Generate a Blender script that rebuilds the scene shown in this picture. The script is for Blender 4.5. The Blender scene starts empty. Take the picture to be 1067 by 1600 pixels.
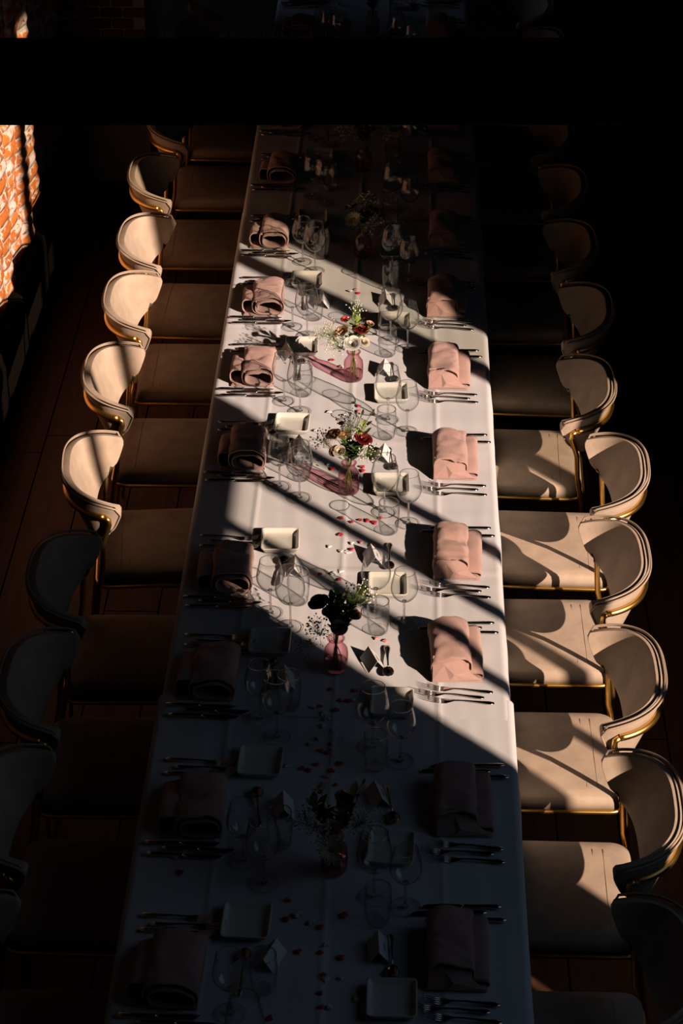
import bpy, bmesh, math, random
from mathutils import Vector, Matrix, noise
random.seed(7)
C = bpy.context.scene.collection
sc = bpy.context.scene
PI = math.pi
R = math.radians

# ------------------------------------------------------------------ camera
YAW, PITCH, FPX = R(1.66), R(31.55), 3418.0
CAM = Vector((0.1655, 0.0, 4.532))
cam_d = bpy.data.cameras.new('camera')
cam = bpy.data.objects.new('camera', cam_d); C.objects.link(cam)
cam_d.sensor_fit = 'VERTICAL'; cam_d.sensor_height = 36.0; cam_d.sensor_width = 24.0
cam_d.lens = FPX / 1600 * 36.0
cam_d.clip_start = 0.05; cam_d.clip_end = 200
cam.location = CAM
cam.rotation_euler = (PI / 2 - PITCH, 0, YAW)
sc.camera = cam
# ------------------------------------------------------------------ sky, sun, exposure
w = bpy.data.worlds.new('sky'); sc.world = w; w.use_nodes = True
wn = w.node_tree.nodes; wl = w.node_tree.links; wn.clear()
wo = wn.new('ShaderNodeOutputWorld'); wb = wn.new('ShaderNodeBackground')
wg = wn.new('ShaderNodeTexGradient'); wt = wn.new('ShaderNodeTexCoord'); wm = wn.new('ShaderNodeMapping')
wr = wn.new('ShaderNodeValToRGB')
wm.inputs['Rotation'].default_value = (0, R(90), 0)
wr.color_ramp.elements[0].color = (0.50, 0.62, 0.80, 1); wr.color_ramp.elements[1].color = (0.22, 0.38, 0.72, 1)
sx = wn.new('ShaderNodeSeparateXYZ')
wl.new(wt.outputs['Generated'], sx.inputs[0]); wl.new(sx.outputs['Z'], wr.inputs[0])
wl.new(wr.outputs[0], wb.inputs[0]); wl.new(wb.outputs[0], wo.inputs[0])
wb.inputs[1].default_value = 0.46
sun_d = bpy.data.lights.new('sun', 'SUN'); sun = bpy.data.objects.new('sun', sun_d); C.objects.link(sun)
SUN_EL = R(26.2)
trav = Vector((-math.cos(SUN_EL) * math.sin(R(45)), math.cos(SUN_EL) * math.cos(R(45)), -math.sin(SUN_EL)))
sun.rotation_euler = trav.to_track_quat('-Z', 'Y').to_euler()
sun.location = (12, -9, 9)
sun_d.energy = 8.0; sun_d.color = (1.0, 0.77, 0.65); sun_d.angle = R(0.53)
vs = sc.view_settings
vs.view_transform = 'Standard'; vs.look = 'None'; vs.gamma = 1.0; vs.exposure = 0.0; vs.use_curve_mapping = False
cy = sc.cycles
cy.transparent_max_bounces = 40; cy.max_bounces = 10; cy.diffuse_bounces = 1; cy.glossy_bounces = 5
cy.transmission_bounces = 8; cy.caustics_reflective = False; cy.caustics_refractive = False
cy.sample_clamp_indirect = 3.0

# ------------------------------------------------------------------ helpers
def tag(o, label=None, cat=None, group=None, kind=None):
    if label: o['label'] = label
    if cat: o['category'] = cat
    if group: o['group'] = group
    if kind: o['kind'] = kind
    return o

def link(name, me, mat=None, parent=None, loc=(0, 0, 0), rot=(0, 0, 0)):
    o = bpy.data.objects.new(name, me); C.objects.link(o)
    if mat is not None and me is not None and not me.materials: me.materials.append(mat)
    if parent: o.parent = parent
    o.location = loc; o.rotation_euler = rot
    return o

def empty(name, loc=(0, 0, 0), rz=0):
    o = bpy.data.objects.new(name, None); C.objects.link(o)
    o.location = loc; o.rotation_euler = (0, 0, rz); o.empty_display_size = 0.05
    return o

def mesh(name, V, F, smooth=False):
    me = bpy.data.meshes.new(name); me.from_pydata([tuple(v) for v in V], [], F)
    if smooth: me.polygons.foreach_set('use_smooth', [True] * len(me.polygons))
    me.validate(); me.update(); return me

def bake(me, mods):
    """apply modifiers to a mesh and return the result"""
    o = bpy.data.objects.new('tmp', me); C.objects.link(o)
    for typ, kw in mods:
        m = o.modifiers.new(typ, typ)
        for k, v in kw.items(): setattr(m, k, v)
    dg = bpy.context.evaluated_depsgraph_get(); dg.update()
    r = bpy.data.meshes.new_from_object(o.evaluated_get(dg))
    r.name = me.name
    bpy.data.objects.remove(o)
    return r

class G:
    def __init__(s): s.V = []; s.F = []
    def add(s, V, F):
        n = len(s.V); s.V += [tuple(v) for v in V]; s.F += [tuple(i + n for i in f) for f in F]; return s
    def box(s, x0, x1, y0, y1, z0, z1):
        return s.add([(x0,y0,z0),(x1,y0,z0),(x1,y1,z0),(x0,y1,z0),(x0,y0,z1),(x1,y0,z1),(x1,y1,z1),(x0,y1,z1)],
              [(0,3,2,1),(4,5,6,7),(0,1,5,4),(1,2,6,5),(2,3,7,6),(3,0,4,7)])
    def tube(s, P, r, n=8, closed=False, caps=True):
        P = [Vector(p) for p in P]; N = len(P); rs = r if isinstance(r, (list, tuple)) else [r] * N
        rings = []; up = None
        for i in range(N):
            a = P[i - 1] if (i > 0 or closed) else P[i]; b = P[(i + 1) % N] if (i < N - 1 or closed) else P[i]
            t = (b - a).normalized()
            if up is None:
                up = Vector((0, 0, 1)) if abs(t.z) < .9 else Vector((1, 0, 0))
            side = t.cross(up).normalized(); up = side.cross(t).normalized()
            rings.append([P[i] + (side * math.cos(k * 2 * PI / n) + up * math.sin(k * 2 * PI / n)) * rs[i] for k in range(n)])
        V = [v for ring in rings for v in ring]; F = []
        M = N if closed else N - 1
        for i in range(M):
            j = (i + 1) % N
            for k in range(n):
                F.append((i * n + k, i * n + (k + 1) % n, j * n + (k + 1) % n, j * n + k))
        if caps and not closed:
            F.append(tuple(range(n))[::-1]); F.append(tuple((N - 1) * n + k for k in range(n)))
        return s.add(V, F)
    def lathe(s, prof, n=32, c=(0, 0, 0)):
        V = []; F = []
        for r_, z in prof:
            for k in range(n):
                a = 2 * PI * k / n; V.append((c[0] + r_ * math.cos(a), c[1] + r_ * math.sin(a), c[2] + z))
        for i in range(len(prof) - 1):
            for k in range(n):
                F.append((i * n + k, i * n + (k + 1) % n, (i + 1) * n + (k + 1) % n, (i + 1) * n + k))
        return s.add(V, F)
    def mesh(s, name, smooth=False): return mesh(name, s.V, s.F, smooth)

def copy_tree(o, parent=None):
    c = o.copy(); C.objects.link(c)
    if parent: c.parent = parent
    for ch in o.children: copy_tree(ch, c)
    return c

ORD = ['first', 'second', 'third', 'fourth', 'fifth', 'sixth', 'seventh', 'eighth', 'ninth', 'tenth', 'eleventh', 'twelfth', 'thirteenth', 'fourteenth']

# ------------------------------------------------------------------ materials
def nmat(name):
    m = bpy.data.materials.new(name); m.use_nodes = True
    return m, m.node_tree.nodes, m.node_tree.links, m.node_tree.nodes['Principled BSDF']

def pmat(name, col, rough=.6, metal=0, noise_s=None, noise_amt=.12, bump=0, bump_s=None, sheen=0, spec=None, sss=0, detail=3, stretch=None):
    m, N, L, b = nmat(name)
    b.inputs['Base Color'].default_value = (*col, 1); b.inputs['Roughness'].default_value = rough; b.inputs['Metallic'].default_value = metal
    if spec is not None: b.inputs['Specular IOR Level'].default_value = spec
    if sheen:
        b.inputs['Sheen Weight'].default_value = sheen; b.inputs['Sheen Roughness'].default_value = .4
    tc = N.new('ShaderNodeTexCoord'); src = tc.outputs['Object']
    if stretch:
        mp = N.new('ShaderNodeMapping'); mp.inputs['Scale'].default_value = stretch; L.new(src, mp.inputs[0]); src = mp.outputs[0]
    if noise_s:
        n = N.new('ShaderNodeTexNoise'); n.inputs['Scale'].default_value = noise_s; n.inputs['Detail'].default_value = detail
        L.new(src, n.inputs['Vector'])
        r = N.new('ShaderNodeValToRGB'); r.color_ramp.elements[0].position = .3; r.color_ramp.elements[1].position = .7
        r.color_ramp.elements[0].color = (*[max(0, c * (1 - noise_amt)) for c in col], 1)
        r.color_ramp.elements[1].color = (*[min(1, c * (1 + noise_amt)) for c in col], 1)
        L.new(n.outputs[0], r.inputs[0]); L.new(r.outputs[0], b.inputs['Base Color'])
    if bump:
        n2 = N.new('ShaderNodeTexNoise'); n2.inputs['Scale'].default_value = bump_s or 200; n2.inputs['Detail'].default_value = 3
        L.new(src, n2.inputs['Vector'])
        bp = N.new('ShaderNodeBump'); bp.inputs['Strength'].default_value = bump; bp.inputs['Distance'].default_value = .004
        L.new(n2.outputs[0], bp.inputs['Height']); L.new(bp.outputs[0], b.inputs['Normal'])
    return m

def weave(m, scale=900, strength=.15):
    N = m.node_tree.nodes; L = m.node_tree.links; b = N['Principled BSDF']
    tc = N.new('ShaderNodeTexCoord'); out = []
    for d in ('X', 'Y'):
        wv = N.new('ShaderNodeTexWave'); wv.bands_direction = d; wv.inputs['Scale'].default_value = scale / 6.28; wv.inputs['Distortion'].default_value = .6
        L.new(tc.outputs['Object'], wv.inputs['Vector']); out.append(wv)
    a = N.new('ShaderNodeMath'); a.operation = 'ADD'; L.new(out[0].outputs['Fac'], a.inputs[0]); L.new(out[1].outputs['Fac'], a.inputs[1])
    ns = N.new('ShaderNodeTexNoise'); ns.inputs['Scale'].default_value = 9; ns.inputs['Detail'].default_value = 4; L.new(tc.outputs['Object'], ns.inputs['Vector'])
    a2 = N.new('ShaderNodeMath'); a2.operation = 'MULTIPLY_ADD'; a2.inputs[1].default_value = 5.0
    L.new(ns.outputs[0], a2.inputs[0]); L.new(a.outputs[0], a2.inputs[2])
    bp = N.new('ShaderNodeBump'); bp.inputs['Strength'].default_value = strength; bp.inputs['Distance'].default_value = .0015
    L.new(a2.outputs[0], bp.inputs['Height']); L.new(bp.outputs[0], b.inputs['Normal'])
    return m

def thin_glass(name, tint=(.985, .99, .99), edge=(.06, .06, .06), ior=1.5, power=4.5, base=.04):
    """thin-walled glass: clear face on, darker and mirror-like at grazing angles"""
    m = bpy.data.materials.new(name); m.use_nodes = True; N = m.node_tree.nodes; L = m.node_tree.links; N.clear()
    o = N.new('ShaderNodeOutputMaterial'); mix = N.new('ShaderNodeMixShader'); t = N.new('ShaderNodeBsdfTransparent')
    g = N.new('ShaderNodeBsdfGlossy'); g.inputs['Roughness'].default_value = .015; g.inputs['Color'].default_value = (1, 1, 1, 1)
    lw = N.new('ShaderNodeLayerWeight'); lw.inputs['Blend'].default_value = .5
    fr = N.new('ShaderNodeMath'); fr.operation = 'POWER'; fr.inputs[1].default_value = 5.0; L.new(lw.outputs['Facing'], fr.inputs[0])
    fm = N.new('ShaderNodeMath'); fm.operation = 'MULTIPLY_ADD'; fm.inputs[1].default_value = .75; fm.inputs[2].default_value = base
    L.new(fr.outputs[0], fm.inputs[0])
    pw = N.new('ShaderNodeMath'); pw.operation = 'POWER'; pw.inputs[1].default_value = power; L.new(lw.outputs['Facing'], pw.inputs[0])
    cm = N.new('ShaderNodeMixRGB'); cm.inputs[1].default_value = (*tint, 1); cm.inputs[2].default_value = (*edge, 1)
    L.new(pw.outputs[0], cm.inputs[0]); L.new(cm.outputs[0], t.inputs[0])
    L.new(fm.outputs[0], mix.inputs[0]); L.new(t.outputs[0], mix.inputs[1]); L.new(g.outputs[0], mix.inputs[2]); L.new(mix.outputs[0], o.inputs[0])
    return m

M = {}
M['cloth'] = weave(pmat('white_cloth', (.64, .625, .615), .85, noise_s=3, noise_amt=.03), 900, .10)
M['napkin'] = weave(pmat('pink_linen', (.56, .345, .285), .95, noise_s=25, noise_amt=.06, sheen=.1), 2600, .55)
M['velvet'] = pmat('beige_velvet', (.46, .345, .245), .85, noise_s=14, noise_amt=.14, bump=.15, bump_s=60, detail=6)
M['velvet_dark'] = pmat('piping_cloth', (.40, .30, .21), .85)
M['brass'] = pmat('brass', (.86, .52, .14), .34, 1, noise_s=30, noise_amt=.06)
M['steel'] = pmat('steel', (.62, .60, .57), .16, 1)
M['ceramic'] = pmat('cream_ceramic', (.64, .62, .53), .12, spec=.5)
M['paper'] = pmat('card_paper', (.68, .66, .63), .8)
M['ink'] = pmat('black_ink', (.02, .02, .02), .6)
M['glass'] = thin_glass('clear_glass')
M['glass_thick'] = thin_glass('thick_glass', (.93, .94, .94), (.10, .10, .11), power=1.6, base=.16)
def add_refraction(m, f=.5):
    N = m.node_tree.nodes; L = m.node_tree.links
    o = [n for n in N if n.type == 'OUTPUT_MATERIAL'][0]; src = o.inputs[0].links[0].from_socket
    gl = N.new('ShaderNodeBsdfGlass'); gl.inputs['IOR'].default_value = 1.5; gl.inputs['Roughness'].default_value = .0
    mx = N.new('ShaderNodeMixShader'); mx.inputs[0].default_value = f
    L.new(src, mx.inputs[1]); L.new(gl.outputs[0], mx.inputs[2]); L.new(mx.outputs[0], o.inputs[0])
add_refraction(M['glass_thick'], .5)
M['pink_glass'] = thin_glass('pink_glass', (.92, .67, .72), (.35, .06, .12), power=2.2)
M['water'] = thin_glass('vase_water', (.86, .80, .80), (.5, .35, .35))
M['pane_a'] = thin_glass('window_pane', (.99, .99, .98)); M['pane_b'] = thin_glass('window_pane_tinted', (.93, .92, .88)); M['pane_c'] = thin_glass('window_pane_sun_dimming', (.66, .66, .58))  # tints of pane_b and pane_c added to dim the sun through them
M['red_paper'] = pmat('red_paper', (.48, .025, .045), .6)
M['pink_paper'] = pmat('pink_paper', (.66, .22, .25), .6)
M['white_paper'] = pmat('white_paper', (.66, .63, .60), .6)
M['stem'] = pmat('stem_green', (.16, .24, .04), .5)
M['leaf'] = pmat('leaf_green', (.07, .13, .03), .5, noise_s=40, noise_amt=.3)
M['leaf_light'] = pmat('leaf_light', (.28, .36, .07), .5, noise_s=40, noise_amt=.2)
FL = {'dark red': (.26, .008, .014), 'coral red': (.70, .07, .06), 'tan': (.50, .28, .12), 'cream': (.78, .66, .48), 'white': (.84, .80, .68),
      'peach': (.75, .42, .28), 'mauve': (.48, .20, .24), 'brown': (.28, .12, .06), 'pale yellow': (.80, .74, .45), 'plum': (.12, .02, .03), 'pink': (.62, .28, .28), 'gold': (.6, .38, .05)}
for k, v in FL.items(): M['f_' + k] = pmat('petal_' + k.replace(' ', '_'), tuple(c * .78 for c in v), .6, noise_s=60, noise_amt=.15)
M['wood_floor'] = pmat('floor_wood', (.085, .034, .018), .6, noise_s=6, noise_amt=.35, bump=.2, bump_s=40, stretch=(6, .6, 6))
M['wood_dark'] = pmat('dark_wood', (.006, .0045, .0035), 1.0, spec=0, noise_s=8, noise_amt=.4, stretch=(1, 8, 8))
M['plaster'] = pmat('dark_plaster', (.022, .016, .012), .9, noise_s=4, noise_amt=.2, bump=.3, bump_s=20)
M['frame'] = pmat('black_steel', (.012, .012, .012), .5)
M['table'] = pmat('table_wood', (.22, .12, .06), .6, noise_s=8, noise_amt=.3)
M['ground'] = pmat('outdoor_ground', (.12, .11, .10), .95, noise_s=2, noise_amt=.2)

def brick_mat(name, base, smear):
    m, N, L, b = nmat(name); b.inputs['Roughness'].default_value = .92
    tc = N.new('ShaderNodeTexCoord'); oi = N.new('ShaderNodeObjectInfo')
    geo = N.new('ShaderNodeNewGeometry')
    n1 = N.new('ShaderNodeTexNoise'); n1.inputs['Scale'].default_value = 14; n1.inputs['Detail'].default_value = 7; n1.inputs['Roughness'].default_value = .62; n1.inputs['Distortion'].default_value = .8
    L.new(geo.outputs['Position'], n1.inputs['Vector'])
    r1 = N.new('ShaderNodeValToRGB'); e = r1.color_ramp.elements
    e[0].position = smear; e[0].color = (0, 0, 0, 1); e[1].position = smear + .06; e[1].color = (1, 1, 1, 1)
    L.new(n1.outputs[0], r1.inputs[0])
    hv = N.new('ShaderNodeHueSaturation'); hv.inputs['Color'].default_value = (*base, 1)
    mr = N.new('ShaderNodeMapRange'); mr.inputs['To Min'].default_value = .75; mr.inputs['To Max'].default_value = 1.2
    L.new(oi.outputs['Random'], mr.inputs[0]); L.new(mr.outputs[0], hv.inputs['Value'])
    n2 = N.new('ShaderNodeTexNoise'); n2.inputs['Scale'].default_value = 45; n2.inputs['Detail'].default_value = 5; L.new(geo.outputs['Position'], n2.inputs['Vector'])
    mx0 = N.new('ShaderNodeMixRGB'); mx0.blend_type = 'MULTIPLY'; mx0.inputs[0].default_value = .5
    L.new(hv.outputs[0], mx0.inputs[1]); L.new(n2.outputs[0], mx0.inputs[2])
    mx = N.new('ShaderNodeMixRGB'); mx.inputs[2].default_value = (.64, .54, .45, 1)
    L.new(r1.outputs[0], mx.inputs[0]); L.new(mx0.outputs[0], mx.inputs[1]); L.new(mx.outputs[0], b.inputs['Base Color'])
    bp = N.new('ShaderNodeBump'); bp.inputs['Strength'].default_value = .6; bp.inputs['Distance'].default_value = .006
    L.new(n2.outputs[0], bp.inputs['Height']); L.new(bp.outputs[0], b.inputs['Normal'])
    return m
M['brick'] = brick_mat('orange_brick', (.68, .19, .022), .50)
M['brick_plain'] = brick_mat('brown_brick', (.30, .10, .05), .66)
M['mortar'] = pmat('lime_mortar', (.58, .49, .40), .95, noise_s=20, noise_amt=.15, bump=.8, bump_s=40)

# ------------------------------------------------------------------ room shell
XL, XR, YB, YF, ZC = -1.56, 2.6, -3.0, 13.0, 6.2
S = 'structure'
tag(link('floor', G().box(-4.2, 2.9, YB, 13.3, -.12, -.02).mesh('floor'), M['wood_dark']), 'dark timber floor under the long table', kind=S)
floor_o = bpy.data.objects['floor']
bvars = []
for k in range(3):
    g = G(); L_ = [1.9, 2.3, 2.1][k]
    g.box(0, .194, 0, L_ - .006, -.02, 0)
    bvars.append((g.mesh('plank'), L_))
x = -1.5; row = 0
while x < 2.6:
    y = 2.0 - random.random() * 1.5
    while y < 12.9:
        me, L_ = random.choice(bvars)
        link('floor_plank', me, M['wood_floor'], floor_o, (x, y, 0)); y += L_
    x += .2; row += 1
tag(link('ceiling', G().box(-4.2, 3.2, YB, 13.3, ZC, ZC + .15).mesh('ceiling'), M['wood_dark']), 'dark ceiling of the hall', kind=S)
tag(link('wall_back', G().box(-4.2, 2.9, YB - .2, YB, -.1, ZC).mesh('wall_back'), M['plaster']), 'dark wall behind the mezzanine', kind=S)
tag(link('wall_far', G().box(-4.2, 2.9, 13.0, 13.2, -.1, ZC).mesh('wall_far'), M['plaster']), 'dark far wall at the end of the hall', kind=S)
# window wall: opening between y WY0..WY1 (measured at the outer / inner jamb)
WY0, WY1, WZ0, WZ1, XO = 2.44, 5.36, 1.60, 4.37, 2.9
g = G()
g.box(XR, XO, YB, WY0, -.1, ZC); g.box(XR, XO, WY1, 13.2, -.1, ZC)
g.box(XR, XO, WY0 + .32, WY1, -.1, WZ0); g.box(XR, XO, WY0, WY0 + .32, -.1, 1.30); g.box(XR, XO, WY0, WY1, WZ1, ZC)
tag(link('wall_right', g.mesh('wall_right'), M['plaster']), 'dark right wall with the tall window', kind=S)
wf = tag(empty('window_1', (2.75, WY0, WZ0)), 'tall steel framed window in the right wall', kind=S)
for i, (yc, wd) in enumerate(((2.94, .035), (3.31, .035), (3.66, .045), (4.89, .10))):
    link('mullion', G().box(-.02, .02, yc - wd / 2 - WY0, yc + wd / 2 - WY0, -.3 if i == 0 else 0, WZ1 - WZ0).mesh('mullion'), M['frame'], wf)
link('transom', G().box(-.02, .02, 0, 3.70 - WY0, 2.93 - WZ0, 3.06 - WZ0).mesh('transom'), M['frame'], wf)
for (ya, yb_, za, zb_, mt) in ((WY0, 3.70, 1.60, 2.93, 'pane_b'), (WY0, 3.70, 3.06, WZ1, 'pane_a'), (3.70, 4.82, 1.60, WZ1, 'pane_a'), (4.96, WY1, 1.60, WZ1, 'pane_c')):
    link('pane', G().add([(0, ya - WY0, za - WZ0), (0, yb_ - WY0, za - WZ0), (0, yb_ - WY0, zb_ - WZ0), (0, ya - WY0, zb_ - WZ0)], [(0, 1, 2, 3)]).mesh('pane'), M[mt], wf)
# mezzanine floor the view is taken from
tag(link('trim_1', G().box(XL, XR, YB, .35, 2.75, 2.95).mesh('trim_1'), M['wood_dark']), 'mezzanine floor edge', kind=S)
# dark tie beam crossing the view
fwd = Vector((-math.sin(YAW), math.cos(YAW), 0)); rt = Vector((math.cos(YAW), math.sin(YAW), 0))
bc = Vector((CAM.x, 0, 0)) + fwd * 2.43
bo = link('tie_beam', bake(G().box(-1.72, 2.42, -.03, .03, 3.584, 3.671).mesh('tie_beam'), [('BEVEL', dict(width=.004, segments=2))]), M['frame'], None, (bc.x, bc.y, 0), (0, 0, YAW))
tag(bo, 'black beam crossing the whole picture above the far end of the table', 'beam')

tag(link('added_shade_panel', bake(G().box(XL + .02, XL + .085, YB, 10.6, 0, .34).mesh('added_shade_panel'), [('BEVEL', dict(width=.01, segments=2))]), M['wood_dark']), 'added near-black panel keeping the foot of the brick wall dark', kind=S)  # near-black panel added so the wall foot stays dark where sun falls
# ---- left brick wall with ribs
RIB, RIB0 = .262, 8.02
def rib(y):
    t = ((y - RIB0) / RIB) % 1.0
    return .028 * (math.sin(PI * t) ** .8)
def wsurf(y, z):
    n = noise.noise(Vector((y * 3.1, z * 2.3, 5))) * .020 + noise.noise(Vector((y * 11, z * 9, 1))) * .007
    return rib(y + .018 * noise.noise(Vector((z * 3.5, 2, math.floor((y - RIB0) / RIB) * 1.7)))) + n
wl_o = link('wall_left', G().box(XL - .3, XL - .06, YB, 11.0, -.1, ZC).mesh('wall_left'), M['brick'])
tag(wl_o, 'rough old brick wall on the left with pale mortar', kind=S)
# mortar bed of the built-out part
V = []; F = []; ys = [7.225 + i * .0146 for i in range(220)]; zs = [-.02 + j * .022 for j in range(77)]
for z in zs:
    for y in ys: V.append((XL + wsurf(y, z) - .003, y, z))
ny = len(ys)
for j in range(len(zs) - 1):
    for i in range(ny - 1): F.append((j * ny + i, j * ny + i + 1, (j + 1) * ny + i + 1, (j + 1) * ny + i))
tag(link('mortar', mesh('mortar', V, F, True), M['mortar'], wl_o), kind='stuff')
# one mesh per column/row brick following the rib
nb = 0
BH = .066
for j in range(25):
    z0 = j * BH + .004
    for i in range(-3, 9):
        y0 = RIB0 + i * RIB + .010
        jy = random.uniform(-.006, .006); jz = random.uniform(-.005, .005); pr = random.uniform(.000, .008)
        g = G(); NY, NZ = 6, 2; Y1 = y0 + RIB - .018
        zz0, zz1 = z0 + jz, z0 + BH - .014 + jz
        VV = []
        for b_ in range(NZ + 1):
            for a in range(NY + 1):
                y = y0 + (Y1 - y0) * a / NY + jy; z = zz0 + (zz1 - zz0) * b_ / NZ
                edge = (a in (0, NY)) or (b_ in (0, NZ))
                xx = XL + wsurf(y, z) + pr + (.004 if not edge else -.003)
                VV.append((xx - XL, y - y0, z - z0 + (random.uniform(-.003, .003) if edge else 0)))
        n0 = len(VV)
        for a in list(range(NY + 1)):
            VV.append((-.03, VV[a][1], VV[a][2]))
        for a in list(range(NY + 1)):
            q = NZ * (NY + 1) + a; VV.append((-.03, VV[q][1], VV[q][2]))
        FF = []
        for b_ in range(NZ):
            for a in range(NY): FF.append((b_*(NY+1)+a, b_*(NY+1)+a+1, (b_+1)*(NY+1)+a+1, (b_+1)*(NY+1)+a))
        for a in range(NY):
            FF.append((n0 + a, n0 + a + 1, a + 1, a)); q = NZ*(NY+1); FF.append((q + a, q + a + 1, n0 + NY + 1 + a + 1, n0 + NY + 1 + a))
        FF.append((0, NY + 1, 2*(NY+1), n0 + NY + 1, n0)); FF.append((n0 + NY, n0 + 2*NY + 1, 3*NY+2, 2*NY+1, NY))
        link('brick', mesh('brick', VV, FF, True), M['brick'], wl_o, (XL, y0, z0)); nb += 1
# ---- brick pier at the far end of the left wall
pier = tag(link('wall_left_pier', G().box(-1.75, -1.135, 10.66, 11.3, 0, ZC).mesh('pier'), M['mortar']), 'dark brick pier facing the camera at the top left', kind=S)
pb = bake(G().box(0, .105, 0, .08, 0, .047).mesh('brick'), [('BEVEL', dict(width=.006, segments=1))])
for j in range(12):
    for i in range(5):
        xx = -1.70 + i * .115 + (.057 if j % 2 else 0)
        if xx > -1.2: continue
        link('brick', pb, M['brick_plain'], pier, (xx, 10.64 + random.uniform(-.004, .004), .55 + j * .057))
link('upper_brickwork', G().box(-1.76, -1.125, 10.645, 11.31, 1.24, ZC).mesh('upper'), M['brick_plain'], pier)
# outdoor ground
tag(link('ground_outside', G().box(2.9, 40, -30, 30, -.3, -.15).mesh('ground'), M['ground']), 'ground outside the window', kind=S)

# ------------------------------------------------------------------ tables and cloths
TZ = .748
tl = G().box(-.018, .018, -.018, .018, -.72, 0).mesh('leg')
tops = [(2.95, 5.10), (5.10, 7.25), (7.25, 9.40), (9.40, 11.75)]
tnames = ['nearest the camera', 'second from the camera', 'third from the camera', 'at the far end']
for i, (a, b_) in enumerate(tops):
    t = empty('dining_table', (0, (a + b_) / 2, 0)); h = (b_ - a) / 2
    tag(t, 'wooden table %s, under the white cloth' % tnames[i], 'table', 'tables pushed end to end')
    link('tabletop', G().box(-.49, .49, -h + .003, h - .003, .71, TZ - .004).mesh('tabletop'), M['table'], t)
    for sx_ in (-.2, .2):
        for sy in (-1, 1): link('leg', tl, M['table'], t, (sx_, sy * (h - .15), .70))
def cloth(name, y0, y1, half, zt, seed, creases, drop=.24):
    V = []; F = []
    # cross profile: flat top with rounded edge then hanging drop
    prof = []
    nx = 150
    for i in range(nx + 1): prof.append(('t', -half + .012 + (2 * half - .024) * i / nx))
    ysn = int((y1 - y0) / .016)
    cols = []
    for j in range(ysn + 1):
        y = y0 + (y1 - y0) * j / ysn
        line = []
        wv = .010 * math.sin(y * 9 + seed) + .008 * math.sin(y * 23 + seed * 2)
        for k in range(5, -1, -1):
            line.append((-half - .004 + wv * (k / 5) - .004 * (k > 0), y, zt - .012 - drop * k / 5))
        line.append((-half + .003, y, zt - .003))
        for _, x in prof:
            z = zt + .0008 * noise.noise(Vector((x * 5, y * 5, seed)))
            z += .0030 * max(0, noise.noise(Vector((x * 1.6, y * 11, seed + 3)))) ** 1.0
            z += .0016 * noise.noise(Vector((x * 22, y * 3, seed + 7)))
            for cx in (-.298, .0, .302):
                d = abs(x - cx - .003 * math.sin(y * 2.1)); z += .0034 * math.exp(-(d / .0065) ** 2)
            for cy_ in creases:
                d = abs(y - cy_ - .004 * math.sin(x * 5)); z += .0034 * math.exp(-(d / .009) ** 2)
            line.append((x, y, z))
        line.append((half - .003, y, zt - .003))
        wv = .010 * math.sin(y * 8 + seed + 1) + .007 * math.sin(y * 21 + seed * 3)
        for k in range(6):
            line.append((half + .004 + wv * (k / 5) + .004 * (k > 0), y, zt - .012 - drop * k / 5))
        cols.append(line)
    n = len(cols[0])
    for l in cols: V += l
    for j in range(len(cols) - 1):
        for i in range(n - 1): F.append((j * n + i, j * n + i + 1, (j + 1) * n + i + 1, (j + 1) * n + i))
    return mesh(name, V, F, True)
c1 = link('tablecloth', cloth('tablecloth', 2.9, 5.13, .512, .7490, 1, (4.47, 3.75)), M['cloth'])
tag(c1, 'white tablecloth over the near, mostly shaded part of the long table', 'tablecloth', 'white tablecloths')
c2 = link('tablecloth', cloth('tablecloth', 5.03, 8.60, .502, .7515, 2, (5.80, 6.62, 7.52, 8.2)), M['cloth'])
tag(c2, 'white tablecloth over the sunlit middle part of the long table', 'tablecloth', 'white tablecloths')
c3 = link('tablecloth', cloth('tablecloth', 8.52, 11.8, .500, .7535, 3, (9.3, 10.1, 10.9)), M['cloth'])
tag(c3, 'white tablecloth over the dark far end of the long table', 'tablecloth', 'white tablecloths')
def ztop(y): return .7522 if y < 5.03 else (.7548 if y < 8.52 else .7568)

# ------------------------------------------------------------------ chair (faces -x, origin under seat centre x=.62)
OX = .62
def sm(t): t = max(0, min(1, t)); return t * t * (3 - 2 * t)
def shell(u, v, off=0):
    phi = u * PI / 2
    hw = .205 + .035 * v; dep = .066 + .130 * v ** .8
    xb = .858 + .080 * v ** .85
    if abs(u) > .8 and v > .75: dep -= .014 * ((v - .75) / .25) ** 2 * ((abs(u) - .8) / .2) ** 2
    if abs(u) > .8 and v < .3: dep -= .020 * ((.3 - v) / .3) ** 2 * ((abs(u) - .8) / .2) ** 2
    s_, c_ = math.sin(phi), math.cos(phi)
    yy = hw * math.copysign(abs(s_) ** .72, s_)
    xx = xb - dep * (1 - abs(c_) ** .80)
    zt_ = .322 - .040 * abs(u) ** 2.2
    zb = .128 + .040 * abs(u) ** 2
    z = .47 + zb + (zt_ - zb) * v
    p = Vector((xx - OX, yy, z))
    if off:
        e = .01
        if abs(u) < .999:
            q1, q0 = shell(min(1, u + e), v), shell(max(-1, u - e), v); t = q1 - q0
            n = Vector((t.y, -t.x, 0)).normalized(); p += n * off
        else: p += Vector((0, math.copysign(1, u), 0)) * off
    return p
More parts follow.
